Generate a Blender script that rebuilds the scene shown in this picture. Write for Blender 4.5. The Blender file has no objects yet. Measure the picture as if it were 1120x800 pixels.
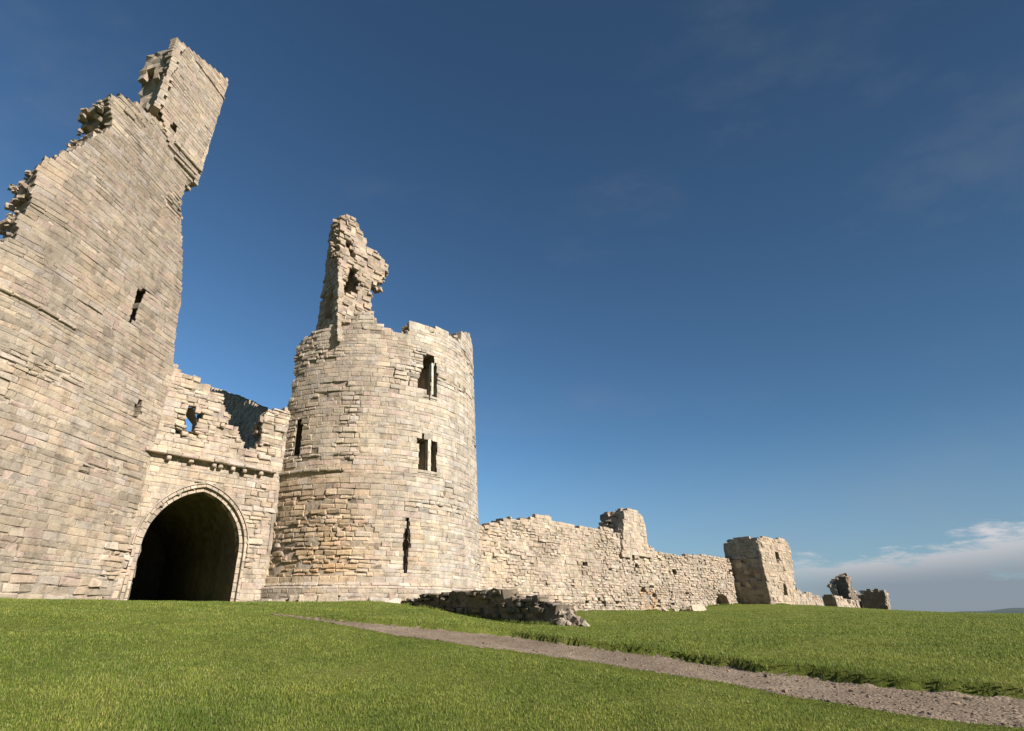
import bpy, math, random
import numpy as np
from mathutils import Vector

rng = np.random.default_rng(7)
random.seed(7)
S = 1.2                      # plan units -> metres
SUN_AZ, SUN_EL = 50.0, 33.0  # azimuth: degrees to the right of straight behind the camera
sc = bpy.context.scene
col = sc.collection

# ------------------------------------------------------------------ camera
W0, H0, F0, PX, PY = 1120.0, 800.0, 547.0, 480.0, 400.0
PITCH = math.radians(26.4)
CP, SP = math.cos(PITCH), math.sin(PITCH)
cam_d = bpy.data.cameras.new('camera')
cam = bpy.data.objects.new('camera', cam_d)
col.objects.link(cam)
cam.location = (0, 0, 0)
cam.rotation_euler = (math.pi / 2 + PITCH, 0, 0)
cam_d.sensor_width = 36.0
cam_d.lens = 36.0 * F0 / W0
cam_d.shift_x = (W0 / 2 - PX) / W0
cam_d.clip_start = 0.05
cam_d.clip_end = 40000
sc.camera = cam


def ray(px, py):
    a = (px - PX) / F0
    b = (PY - py) / F0
    return a, CP - b * SP, SP + b * CP        # right, forward, up


# ------------------------------------------------------------------ noise
def _hash(ix, iy, seed):
    n = (ix.astype(np.int64) * 374761393 + iy.astype(np.int64) * 668265263 + seed * 982451653) & 0x7fffffff
    n = (n ^ (n >> 13)) * 1274126177 & 0x7fffffff
    n = n ^ (n >> 16)
    return (n & 0xffff) / 65535.0


def vnoise(x, y, seed=0):
    x = np.asarray(x, float); y = np.asarray(y, float)
    ix = np.floor(x); iy = np.floor(y)
    fx = x - ix; fy = y - iy
    fx = fx * fx * (3 - 2 * fx); fy = fy * fy * (3 - 2 * fy)
    ix = ix.astype(np.int64); iy = iy.astype(np.int64)
    a = _hash(ix, iy, seed); b = _hash(ix + 1, iy, seed)
    c = _hash(ix, iy + 1, seed); d = _hash(ix + 1, iy + 1, seed)
    return (a * (1 - fx) + b * fx) * (1 - fy) + (c * (1 - fx) + d * fx) * fy


def sstep(a, b, x):
    t = np.clip((x - a) / (b - a), 0, 1)
    return t * t * (3 - 2 * t)


# ------------------------------------------------------------------ terrain
def base_ground(x, y):
    x = np.asarray(x, float); y = np.asarray(y, float)
    yy = np.maximum(y, 0.0)
    r = np.sqrt(x * x + yy * yy)
    lat = x / np.maximum(y, 0.5)
    Lr = -0.36 + 0.50 * sstep(18, 42, r) * (1 - .45 * sstep(.62, .9, lat))
    L = 0.40 + (Lr - 0.40) * sstep(-.12, .16, lat)
    k = 0.20
    lin = -1.5 + 0.105 * r
    z = L - k * np.logaddexp(0, (L - lin) / k)
    m = np.exp(-(((x - 37) / 15) ** 2 + ((y - 66) / 15) ** 2))
    z = z + 0.85 * m
    z = z + 0.10 * (vnoise(x * .35, y * .35, 3) - .5) * sstep(3, 9, r) * (1 - .6 * sstep(20, 30, r))
    z = z + 0.04 * (vnoise(x * 1.3, y * 1.3, 4) - .5)
    far = np.sqrt(x * x + y * y)
    z = z - 34 * sstep(135, 230, far)
    return z


def ray_ground(px, py):
    R, F, U = ray(px, py)
    lo = None
    prev = 2.0
    for d in np.arange(2.0, 90, 0.05):
        if U * d < float(base_ground(R * d, F * d)):
            a, b = prev, d
            for _ in range(20):
                m = .5 * (a + b)
                if U * m < float(base_ground(R * m, F * m)):
                    b = m
                else:
                    a = m
            return np.array([R * b, F * b])
        prev = d
    return np.array([R * 16, F * 16])


up_px = [(296, 671), (318, 672.5), (350, 675), (400, 679), (450, 683.5), (500, 688), (560, 694), (620, 702), (700, 712),
         (760, 721), (830, 731), (910, 740), (980, 747.5), (1050, 754), (1120, 760), (1200, 767), (1300, 775)]
lo_px = [(296, 672), (318, 674.5), (350, 679), (400, 688), (450, 697), (500, 704), (560, 711), (620, 720), (700, 732),
         (760, 741), (830, 754), (910, 769), (980, 781), (1050, 790), (1120, 797), (1200, 808), (1300, 822)]
UPP = np.array([ray_ground(*p) for p in up_px])
LOP = np.array([ray_ground(*p) for p in lo_px])
PATH_POLY = np.vstack([UPP, LOP[::-1]])


def inside_poly(x, y, poly):
    x = np.asarray(x, float); y = np.asarray(y, float)
    r = np.zeros(np.broadcast(x, y).shape, bool)
    n = len(poly)
    for i in range(n):
        x0, y0 = poly[i]; x1, y1 = poly[(i + 1) % n]
        if y0 == y1:
            continue
        c = (y0 > y) != (y1 > y)
        r ^= c & (x < (x1 - x0) * (y - y0) / (y1 - y0) + x0)
    return r


def dist_line(x, y, P):
    d = np.full(np.shape(x), 1e9)
    for i in range(len(P) - 1):
        a, b = P[i], P[i + 1]
        e = b - a
        l2 = e @ e + 1e-9
        t = np.clip(((x - a[0]) * e[0] + (y - a[1]) * e[1]) / l2, 0, 1)
        d = np.minimum(d, np.hypot(x - a[0] - t * e[0], y - a[1] - t * e[1]))
    return d


def path_sd(x, y):
    """(signed distance to the upper edge, to the lower edge); positive inside the path"""
    ins = inside_poly(x, y, PATH_POLY)
    du = dist_line(x, y, UPP); dl = dist_line(x, y, LOP)
    wob = 0.10 * (vnoise(x * 2.2, y * 2.2, 11) - .5) + 0.05 * (vnoise(x * 7, y * 7, 12) - .5)
    # outside: the nearer edge carries the negative sign
    su = np.where(ins, du, np.where(du < dl, -du, du)) + wob
    sl = np.where(ins, dl, np.where(dl <= du, -dl, dl)) + wob
    return su, sl


def path_dip(x, y):
    su, sl = path_sd(x, y)
    dip = 0.06 * sstep(-0.02, 0.07, su) * sstep(-0.05, 0.35, sl)
    lip = 0.075 * np.exp(-((su + .16) / .30) ** 2) * sstep(.05, -.03, su) - .03 * np.exp(-((sl + .15) / .3) ** 2) * sstep(.02, -.12, sl)
    return -dip + lip * sstep(14.5, 12, np.hypot(x, y))


def ground(x, y):
    x = np.asarray(x, float); y = np.asarray(y, float)
    z = base_ground(x, y)
    near = np.hypot(x, y) < 26
    if np.any(near):
        z = np.array(z, ndmin=1, copy=True); shp = z.shape
        xf, yf, nf = x.reshape(-1), y.reshape(-1), near.reshape(-1)
        zf = z.reshape(-1)
        zf[nf] += path_dip(xf[nf], yf[nf])
        z = zf.reshape(shp) if x.ndim else zf[0]
    return z


# ------------------------------------------------------------------ surfaces
class Cyl:
    """round tower front; past the angle `flat` (degrees) the plan runs on straight, as D-plan towers do"""
    def __init__(s, cx, cy, R, flat=400.0):
        s.c = np.array([cx, cy]) * S; s.R = R * S
        s.t1 = math.radians(flat)
        s.off = lambda v: 0 * v
    def map(s, u, v, w):
        th0 = u / s.R
        th = np.minimum(th0, s.t1); e = np.maximum(th0 - s.t1, 0) * s.R
        r = s.R + w + s.off(v)
        return np.stack([s.c[0] + r * np.sin(th) + e * math.cos(s.t1), s.c[1] - r * np.cos(th) + e * math.sin(s.t1), v + 0 * u], -1)
    def pix(s, px, py):
        R, F, U = ray(px, py)
        d = np.array([R, F]); h = np.hypot(R, F); d = d / h
        t = d @ s.c
        k = s.R ** 2 - (s.c @ s.c - t * t)
        tc_ = t - math.sqrt(k) if k > 0 else t
        P = d * tc_ - s.c
        a = math.atan2(P[0], -P[1])
        if s.t1 < 6 and (k <= 0 or a > s.t1):
            n = np.array([math.sin(s.t1), -math.cos(s.t1)]); tg = np.array([math.cos(s.t1), math.sin(s.t1)])
            P0 = s.c + s.R * n
            tp_ = (P0 @ n) / (d @ n)
            e = (d * tp_ - P0) @ tg
            if e > 0:
                return (s.t1 * s.R + e, tp_ * U / h)
        return (a * s.R, tc_ * U / h)
    def deg(s, a):
        return math.radians(a) * s.R


class Pln:
    def __init__(s, ax, ay, dx, dy):
        s.A = np.array([ax, ay]) * S
        d = np.array([dx, dy]); s.d = d / np.hypot(*d)
        s.n = np.array([s.d[1], -s.d[0]])
        s.off = lambda v: 0 * v
    def map(s, u, v, w):
        w = w + s.off(v)
        return np.stack([s.A[0] + s.d[0] * u + s.n[0] * w, s.A[1] + s.d[1] * u + s.n[1] * w, v + 0 * u], -1)
    def pix(s, px, py):
        R, F, U = ray(px, py)
        l = (s.A @ s.n) / (R * s.n[0] + F * s.n[1])
        P = np.array([R * l, F * l]) - s.A
        return (P @ s.d, l * U)


def plane_m(A, d):
    """plane from a point and direction already in metres"""
    return Pln(A[0] / S, A[1] / S, d[0], d[1])


# ------------------------------------------------------------------ mesh builder
class MB:
    def __init__(s):
        s.v = []; s.f = []; s.t = []; s.m = []; s.n = 0
    def add(s, V, Fq, tone, mat=0):
        V = np.asarray(V, float).reshape(-1, 3); Fq = np.asarray(Fq, np.int64)
        tone = np.broadcast_to(np.asarray(tone, float), (len(Fq), 3))
        s.v.append(V); s.f.append(Fq + s.n); s.t.append(tone); s.m.append(np.full(len(Fq), mat, np.int32))
        s.n += len(V)
    def build(s, name, mats, parent=None, loc=(0, 0, 0), smooth=False):
        V = np.concatenate(s.v) - np.asarray(loc, float)
        me = bpy.data.meshes.new(name)
        Fs = s.f
        nq = sum(len(f) for f in Fs)
        me.vertices.add(len(V)); me.vertices.foreach_set('co', V.astype(np.float32).ravel())
        loops = np.concatenate([f.ravel() for f in Fs])
        tot = np.concatenate([np.full(len(f), f.shape[1], np.int32) for f in Fs])
        st = np.concatenate([[0], np.cumsum(tot)[:-1]]).astype(np.int32)
        me.loops.add(len(loops)); me.loops.foreach_set('vertex_index', loops.astype(np.int32))
        me.polygons.add(nq); me.polygons.foreach_set('loop_start', st)
        try:
            me.polygons.foreach_set('loop_total', tot)
        except Exception:
            pass
        me.polygons.foreach_set('material_index', np.concatenate(s.m))
        me.polygons.foreach_set('use_smooth', np.full(nq, smooth, bool))
        at = me.attributes.new('tone', 'FLOAT_COLOR', 'FACE')
        T = np.concatenate(s.t)
        at.data.foreach_set('color', np.concatenate([T, np.ones((len(T), 1))], 1).astype(np.float32).ravel())
        me.update(calc_edges=True); me.validate()
        if not isinstance(mats, (list, tuple)):
            mats = [mats]
        for m in mats:
            me.materials.append(m)
        o = bpy.data.objects.new(name, me)
        col.objects.link(o)
        if parent is not None:
            o.parent = parent
        else:
            o.location = loc
        return o


def tag(o, label=None, cat=None, group=None, kind=None):
    if label: o['label'] = label
    if cat: o['category'] = cat
    if group: o['group'] = group
    if kind: o['kind'] = kind
    return o


def empty(name, loc):
    o = bpy.data.objects.new(name, None)
    o.empty_display_size = .5
    col.objects.link(o); o.location = loc
    return o


# ------------------------------------------------------------------ materials
def newmat(name):
    m = bpy.data.materials.new(name); m.use_nodes = True
    nt = m.node_tree
    return m, nt, nt.nodes, nt.links, nt.nodes['Principled BSDF']


def N(ns, t, **kw):
    n = ns.new(t)
    for k, v in kw.items():
        setattr(n, k, v)
    return n


def noise(ns, ls, co, scale, detail=4, rough=.55):
    n = N(ns, 'ShaderNodeTexNoise')
    n.inputs['Scale'].default_value = scale; n.inputs['Detail'].default_value = detail
    n.inputs['Roughness'].default_value = rough
    ls.new(co, n.inputs['Vector'])
    return n.outputs['Fac']


def ramp(ns, ls, fac, stops):
    r = N(ns, 'ShaderNodeValToRGB')
    e = r.color_ramp.elements
    while len(e) < len(stops):
        e.new(.5)
    for i, (p, c) in enumerate(stops):
        e[i].position = p
        e[i].color = (c, c, c, 1) if not hasattr(c, '__len__') else (*c, 1)
    ls.new(fac, r.inputs['Fac'])
    return r.outputs['Color']


def mix(ns, ls, fac, a, b, mode='MIX'):
    m = N(ns, 'ShaderNodeMix', data_type='RGBA', blend_type=mode)
    for s, v in ((m.inputs[0], fac), (m.inputs[6], a), (m.inputs[7], b)):
        if hasattr(v, 'is_output'):
            ls.new(v, s)
        elif hasattr(v, '__len__'):
            s.default_value = (*v, 1)
        else:
            s.default_value = v
    return m.outputs[2]


def stone_mat(name, dark=0.0, gain=1.0, lichen=.5):
    m, nt, ns, ls, bs = newmat(name)
    tc = N(ns, 'ShaderNodeTexCoord').outputs['Object']
    at = N(ns, 'ShaderNodeAttribute', attribute_name='tone').outputs['Color']
    c = at
    big = noise(ns, ls, tc, .32, 5, .6)
    c = mix(ns, ls, 1.0, c, ramp(ns, ls, big, [(.30, (.80, .79, .78)), (.52, (1, 1, 1)), (.72, (1.10, 1.06, .98))]), 'MULTIPLY')
    med = noise(ns, ls, tc, 2.6, 6, .7)
    c = mix(ns, ls, 1.0, c, ramp(ns, ls, med, [(.28, .56), (.48, 1.0), (.75, 1.2)]), 'MULTIPLY')
    fine = noise(ns, ls, tc, 21, 5, .7)
    c = mix(ns, ls, 1.0, c, ramp(ns, ls, fine, [(.25, .58), (.5, 1.0), (.8, 1.2)]), 'MULTIPLY')
    ms_ = N(ns, 'ShaderNodeMapping'); ms_.inputs['Scale'].default_value = (1.7, 1.7, .16); ls.new(tc, ms_.inputs['Vector'])
    c = mix(ns, ls, 1.0, c, ramp(ns, ls, noise(ns, ls, ms_.outputs[0], 1.0, 6, .7), [(.34, (.83, .83, .83)), (.52, (1, 1, 1)), (.75, (1.06, 1.05, 1.03))]), 'MULTIPLY')
    # lichen and staining with shapes of their own
    if lichen > 0:
        li = noise(ns, ls, tc, 1.15, 7, .72)
        c = mix(ns, ls, ramp(ns, ls, li, [(.60, 0.0), (.72, lichen)]), c, (.29 * gain, .22 * gain, .10 * gain))
        lg = N(ns, 'ShaderNodeMapping'); lg.inputs['Location'].default_value = (13, 5, 2)
        ls.new(tc, lg.inputs['Vector'])
        l2 = noise(ns, ls, lg.outputs[0], .9, 7, .75)
        c = mix(ns, ls, ramp(ns, ls, l2, [(.62, 0.0), (.78, lichen * .6)]), c, (.15 * gain, .145 * gain, .128 * gain))
    ls.new(c, bs.inputs['Base Color'])
    bs.inputs['Roughness'].default_value = .95
    bs.inputs['Specular IOR Level'].default_value = .15
    bmp = N(ns, 'ShaderNodeBump'); bmp.inputs['Strength'].default_value = .75; bmp.inputs['Distance'].default_value = .035
    hh = N(ns, 'ShaderNodeMath', operation='ADD')
    m1 = N(ns, 'ShaderNodeMath', operation='MULTIPLY'); m1.inputs[1].default_value = .35
    ls.new(fine, m1.inputs[0]); ls.new(noise(ns, ls, tc, 7, 4, .6), hh.inputs[0]); ls.new(m1.outputs[0], hh.inputs[1])
    ls.new(hh.outputs[0], bmp.inputs['Height']); ls.new(bmp.outputs[0], bs.inputs['Normal'])
    return m


M_STONE = stone_mat('weathered_sandstone')
M_PALE = stone_mat('dressed_sandstone', lichen=.2)
M_DARK = stone_mat('dark_whinstone', lichen=.15, gain=.5)
TONES = .745 * np.array([1.0, .975, 1.02]) * np.array([[.45, .385, .285], [.43, .375, .285], [.475, .415, .315], [.42, .37, .29], [.455, .375, .275], [.45, .40, .33], [.455, .37, .295], [.38, .33, .25]])


def tones(n, warm=0.0, gain=1.0, spread=.085):
    t = TONES[rng.integers(0, len(TONES), n)] * (1 + spread * rng.standard_normal((n, 1))).clip(.55, 1.4)
    wv = np.asarray(warm, float).reshape(-1, 1) if np.ndim(warm) else warm
    t = t * (1 + wv * np.array([[.10, -.07, -.26]]))
    return t * gain


# ------------------------------------------------------------------ masonry
IDX = np.arange(16).reshape(4, 4)
BORD = [0, 1, 2, 3, 7, 11, 15, 14, 13, 12, 8, 4]
SF = []
for j in range(3):
    for i in range(3):
        SF.append([IDX[j, i], IDX[j, i + 1], IDX[j + 1, i + 1], IDX[j + 1, i]])
for k in range(12):
    a, b = k, (k + 1) % 12
    SF.append([BORD[b], BORD[a], 16 + a, 16 + b])
SF = np.array(SF)


def emit_stones(mb, surf, ua, ub, va, vb, p, depth, tone, jit=.013, bev=.03, mat=0, skew=0.0):
    n = len(ua)
    if n == 0:
        return
    L = ub - ua; Hh = vb - va
    eu = np.minimum(.045, L * .25); ev = np.minimum(.04, Hh * .25)
    fu = np.stack([ua, ua + eu, ub - eu, ub], 1)[:, None, :].repeat(4, 1)
    fv = np.stack([va, va + ev, vb - ev, vb], 1)[:, :, None].repeat(4, 2)
    fu = fu + jit * rng.standard_normal(fu.shape); fv = fv + jit * rng.standard_normal(fv.shape)
    w = p[:, None, None] + .005 * rng.standard_normal((n, 4, 4))
    # a slight tilt of each block's face
    tl = rng.normal(0, .0035 + skew, (n, 2))
    gx = np.array([-1, -.7, .7, 1])
    w = w + tl[:, 0, None, None] * gx[None, None, :] + tl[:, 1, None, None] * gx[None, :, None]
    e = np.ones((4, 4)); e[1:3, 1:3] = 0
    w = w - e * bev * rng.uniform(.5, 1.5, (n, 4, 4))
    cr = np.zeros((4, 4)); cr[0, 0] = cr[0, 3] = cr[3, 0] = cr[3, 3] = 1
    w = w - cr * bev * rng.uniform(0, .8, (n, 4, 4))
    fu = fu.reshape(n, 16); fv = fv.reshape(n, 16); w = w.reshape(n, 16)
    bu = fu[:, BORD]; bv = fv[:, BORD]; bw = np.repeat(-depth[:, None], 12, 1)
    P = surf.map(np.concatenate([fu, bu], 1), np.concatenate([fv, bv], 1), np.concatenate([w, bw], 1))
    Fq = (SF[None] + 28 * np.arange(n)[:, None, None]).reshape(-1, 4)
    mb.add(P.reshape(-1, 3), Fq, np.repeat(tone, len(SF), 0), mat)


def lay(mb, surf, poly, holes=(), h=(.22, .34), l=(.30, .75), sig=.018, depth=.34, ragged=None, warm=None, gain=1.0,
        teeth=.08, gap=.005, miss=.006, skew=0.0, tonefn=None, thin=()):
    poly = np.array(poly)
    u0, u1 = poly[:, 0].min(), poly[:, 0].max(); v0, v1 = poly[:, 1].min(), poly[:, 1].max()
    v = v0
    A = []
    us = np.arange(u0 - .04, u1 + .08, .04)
    while v < v1:
        hh = rng.uniform(*h)
        vm = v + hh * .5
        m = inside_poly(us, np.full_like(us, vm), poly)
        for ho in holes:
            m &= ~inside_poly(us, np.full_like(us, vm), ho)
        d = np.diff(np.concatenate([[0], m.astype(int), [0]]))
        for a, b in zip(np.where(d == 1)[0], np.where(d == -1)[0] - 1):
            ra, rb = us[a], us[b]
            if rb - ra < .10:
                continue
            ra += rng.uniform(-.3, 1) * teeth * (1 if ra > u0 + .1 else 0)
            rb -= rng.uniform(-.3, 1) * teeth * (1 if rb < u1 - .1 else 0)
            x = ra
            while x < rb - .03:
                ln = rng.uniform(*l) * (.75 + .5 * hh / h[1])
                if rb - (x + ln) < l[0] * .6:
                    ln = rb - x
                    if ln > l[1] * 1.4:
                        ln *= .5
                A.append((x, x + ln, v, v + hh))
                x += ln
        v += hh
    A = np.array(A)
    cu = (A[:, 0] + A[:, 1]) / 2; cv = (A[:, 2] + A[:, 3]) / 2
    rg = ragged(cu, cv) if ragged is not None else np.zeros(len(A))
    wm = warm(cu, cv) if warm is not None else np.zeros(len(A))
    keep = rng.uniform(size=len(A)) > miss + .10 * rg
    n = len(A)
    p = rng.normal(0, 1, n) * (sig + .030 * rg)
    low = rng.uniform(size=n) < .006 + .20 * rg
    p = np.where(low, p - rng.uniform(.03, .14, n), p)
    p = p.clip(-.25, .12)
    rowk = 1 + 4.0 * (vnoise(cv * 3.1, cu * .30, 7) > .78)
    g = gap * (1 + 2.2 * rg)
    ua, ub = A[:, 0] + g * .6 * rng.uniform(.2, 1.2, n), A[:, 1] - g * .6 * rng.uniform(.2, 1.2, n)
    va, vb = A[:, 2] + g * rowk * rng.uniform(.3, 1.1, n), A[:, 3] - g * rng.uniform(.3, 1.1, n)
    dp = depth * rng.uniform(.7, 1.3, n)
    th_m = np.zeros(n, bool)
    for ho in thin:
        q = np.array(ho); a, b = q.min(0) - .55, q.max(0) + .3
        q = (cu > a[0]) & (cu < b[0]) & (cv > a[1]) & (cv < b[1])
        dp = np.where(q, .05, dp); th_m |= q
    keep |= th_m; p = np.where(th_m, np.abs(p) * .3, p)
    tn = tones(n, wm, gain)
    if tonefn is not None:
        tn = tn * tonefn(cu, cv)[:, None]
    k = keep
    for lo in (True, False):
        q = k & ((rg > .3) == lo)
        emit_stones(mb, surf, ua[q], ub[q], va[q], vb[q], p[q], dp[q], tn[q], jit=.020 if lo else .006, bev=.036 if lo else .009,
                    skew=.014 + skew if lo else skew)


def core(mb, surf, poly, holes=(), grow=.06, cell=.36, wf=-.022, thick=2.0, cw=.4, inset=.14, gain=.85, warm=0.0, ragged=None, mat=0, jit=.22):
    poly = np.array(poly)
    u0, u1 = poly[:, 0].min(), poly[:, 0].max(); v0, v1 = poly[:, 1].min(), poly[:, 1].max()
    nu = max(2, int((u1 - u0) / cell)); nv = max(2, int((v1 - v0) / cell)); nw = max(1, int(round(thick / cw)))
    U = np.linspace(u0, u1, nu + 1); V = np.linspace(v0, v1, nv + 1)
    Wl = np.concatenate([[wf], wf - (np.arange(1, nw + 1)) * (thick + wf) / nw])
    uc = (U[1:] + U[:-1]) / 2; vc = (V[1:] + V[:-1]) / 2
    UU, VV = np.meshgrid(uc, vc, indexing='ij')
    pres = np.zeros((nu + 2, nv + 2, nw + 2), bool)
    for k in range(nw):
        e = inset + (0 if k == 0 else rng.uniform(-.08, .16))
        ju = rng.normal(0, .09, UU.shape); jv = rng.normal(0, .09, UU.shape)
        m = inside_poly(UU + ju, VV + jv, poly)
        eu = e if True else 0
        for du, dv in ((-eu, 0), (eu, 0), (0, eu)):
            uu = np.clip(UU + du, u0 + .01, u1 - .01)
            m &= inside_poly(uu, VV + dv, poly)
        for ho in holes:
            ho = np.array(ho)
            a, b = ho.min(0) - grow, ho.max(0) + grow
            hu, hv = cell * .5, cell * .5
            box = (UU + hu > a[0]) & (UU - hu < b[0]) & (VV + hv > a[1]) & (VV - hv < b[1])
            m &= ~box
        pres[1:-1, 1:-1, k + 1] = m
    gu, gv, gw = np.meshgrid(U, V, Wl, indexing='ij')
    gu = gu + rng.uniform(-1, 1, gu.shape) * cell * jit; gv = gv + rng.uniform(-1, 1, gv.shape) * cell * jit
    jw = rng.uniform(-1, 1, gw.shape) * cw * jit
    jw[:, :, 0] = -np.abs(rng.normal(0, .012, jw[:, :, 0].shape))
    if ragged is not None:
        jw[:, :, 0] -= ragged(gu[:, :, 0], gv[:, :, 0]) * rng.uniform(0, .10, jw[:, :, 0].shape)
    gw = gw + jw
    P = surf.map(gu, gv, gw).reshape(-1, 3)
    sh = (nu + 1, nv + 1, nw + 1)
    vid = np.arange(np.prod(sh)).reshape(sh)
    Fq = []
    pr = pres
    # faces along u
    i, j, k = np.where(pr[1:, 1:-1, 1:-1] != pr[:-1, 1:-1, 1:-1])
    Fq.append(np.stack([vid[i, j, k], vid[i, j + 1, k], vid[i, j + 1, k + 1], vid[i, j, k + 1]], 1))
    i, j, k = np.where(pr[1:-1, 1:, 1:-1] != pr[1:-1, :-1, 1:-1])
    Fq.append(np.stack([vid[i, j, k], vid[i + 1, j, k], vid[i + 1, j, k + 1], vid[i, j, k + 1]], 1))
    i, j, k = np.where(pr[1:-1, 1:-1, 1:] != pr[1:-1, 1:-1, :-1])
    Fq.append(np.stack([vid[i, j, k], vid[i + 1, j, k], vid[i + 1, j + 1, k], vid[i, j + 1, k]], 1))
    Fq = np.concatenate(Fq)
    used, inv = np.unique(Fq, return_inverse=True)
    Fq = inv.reshape(-1, 4)
    mb.add(P[used], Fq, tones(len(Fq), warm, gain, .16), mat)


# rounded rubble rock template
_t = []
for x in (-1, 0, 1):
    for y in (-1, 0, 1):
        for z in (-1, 0, 1):
            _t.append((x, y, z))
_t = np.array(_t, float)
def _idx(x, y, z): return (x + 1) * 9 + (y + 1) * 3 + (z + 1)
RF = []
for s_ in (-1, 1):
    for a in (-1, 0):
        for b in (-1, 0):
            RF.append([_idx(s_, a, b), _idx(s_, a + 1, b), _idx(s_, a + 1, b + 1), _idx(s_, a, b + 1)])
            RF.append([_idx(a, s_, b), _idx(a + 1, s_, b), _idx(a + 1, s_, b + 1), _idx(a, s_, b + 1)])
            RF.append([_idx(a, b, s_), _idx(a + 1, b, s_), _idx(a + 1, b + 1, s_), _idx(a, b + 1, s_)])
RF = np.array(RF)


def rocks(mb, P, size, tone, flat=.7, mat=0, tilt=.5):
    """angular stones at P (n,3), size (n,)"""
    P = np.asarray(P, float); n = len(P)
    if n == 0:
        return
    q = _t / (np.linalg.norm(_t, axis=1, keepdims=True) + 1e-6)
    base = .86 * _t + .20 * q
    X = np.repeat(base[None], n, 0) * (1 + .12 * rng.standard_normal((n, 27, 3)))
    sc3 = np.stack([rng.uniform(.8, 1.5, n), rng.uniform(.6, 1.1, n), flat * rng.uniform(.6, 1.1, n)], 1) * np.asarray(size).reshape(-1, 1) * .5
    X = X * sc3[:, None, :]
    a = rng.uniform(0, 6.28, n); b = rng.normal(0, tilt, n); c_ = rng.normal(0, tilt, n)
    def rot(ax, t):
        Rm = np.zeros((n, 3, 3)); i, j = [(1, 2), (0, 2), (0, 1)][ax]
        Rm[:, ax, ax] = 1; Rm[:, i, i] = Rm[:, j, j] = np.cos(t); Rm[:, i, j] = -np.sin(t); Rm[:, j, i] = np.sin(t)
        return Rm
    Rm = rot(2, a) @ rot(0, b) @ rot(1, c_)
    X = np.einsum('nij,nkj->nki', Rm, X) + P[:, None, :]
    Fq = (RF[None] + 27 * np.arange(n)[:, None, None]).reshape(-1, 4)
    mb.add(X.reshape(-1, 3), Fq, np.repeat(np.broadcast_to(tone, (n, 3)), len(RF), 0), mat)


def edge_rocks(mb, surf, pts, thick, dens=5.0, size=(.16, .42), gain=.95, drop=.12, wr=None):
    pts = np.array(pts)
    out = []
    for a, b in zip(pts[:-1], pts[1:]):
        L = np.hypot(*(b - a)); n = max(1, int(L * dens))
        t = rng.uniform(size=n)
        q = a + (b - a) * t[:, None]
        w = rng.uniform(-(wr or thick), -.12, n)
        out.append(np.stack([q[:, 0] + rng.normal(0, .06, n), q[:, 1] - rng.uniform(0, drop, n) - .24, w], 1))
    o = np.concatenate(out)
    P = surf.map(o[:, 0], o[:, 1], o[:, 2])
    rocks(mb, P, rng.uniform(*size, len(P)), tones(len(P), .1, gain), tilt=.22)


def lining(surf, poly, w0=-.03, w1=-1.8, grow=.015, splay=0.0, tone=(.30, .25, .19), cap=True):
    """reveals (and back) of an opening: a lining of dressed stone"""
    mb = MB()
    poly = np.array(poly); c = poly.mean(0)
    d = poly - c
    q = c + d * (1 + grow / (np.linalg.norm(d, axis=1, keepdims=True) + 1e-6))
    n = len(q)
    ws = np.linspace(w0, w1, 6)
    def ring_at(w):
        # internal splay: the opening widens inwards, as arrow loops do
        k = splay * min(1.0, (w0 - w) / .5)
        hw = np.abs(d[:, 0]).max() + 1e-6
        return surf.map(q[:, 0] + np.sign(d[:, 0]) * k, q[:, 1] + np.sign(d[:, 1]) * k * .3, np.full(n, w))
    ws = np.concatenate([[w0], np.linspace(w0 - .12, w1, 6)]) if splay else ws
    P = np.concatenate([ring_at(w) for w in ws])
    Fq = []
    for k in range(len(ws) - 1):
        for i in range(n):
            j = (i + 1) % n
            Fq.append([k * n + i, k * n + j, (k + 1) * n + j, (k + 1) * n + i])
    mb.add(P, Fq, np.array(tone) * (1 + .15 * rng.standard_normal((len(Fq), 1))))
    if cap:
        base = (len(ws) - 1) * n
        Pc = np.concatenate([P[base:base + n], P[base:base + n].mean(0)[None]])
        mb.add(Pc, [[i, (i + 1) % n, n] for i in range(n)], tone)
    return mb


def block(mb, surf, ua, ub, va, vb, w0, w1, tone, jit=.008, bev=.03):
    """one dressed block standing out from w0 (back) to w1 (front)"""
    emit_stones(mb, surf, np.array([ua]), np.array([ub]), np.array([va]), np.array([vb]), np.array([w1]), np.array([-w0]),
                np.array(tone).reshape(1, 3), jit=jit, bev=bev)


def pl(surf, pts):
    return [surf.pix(*p) for p in pts]


# ================================================================== THE CASTLE GATEHOUSE
G_LOC = np.array([-10.6, 24.5, .3])
gate_root = empty('castle_gatehouse', G_LOC)
tag(gate_root, 'huge ruined sandstone gatehouse with two round towers and a pointed archway between them', 'castle gatehouse')
D1 = Cyl(-17.82, 14.53, 6.0, 78.0)      # left drum
D2 = Cyl(-3.94, 27.1, 6.0)      # right drum
GD = (.745, .667)
G = Pln(-11.0, 18.3, *GD)       # gate wall between the drums
ZB = -1.2
STRING = 5.5 * S                 # height of the string course above the arch

# ---------------- left drum tower
def box_px(surf, a, b):
    (ua, va), (ub, vb) = surf.pix(*a), surf.pix(*b)
    return ua, ub, min(va, vb), max(va, vb)

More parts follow.
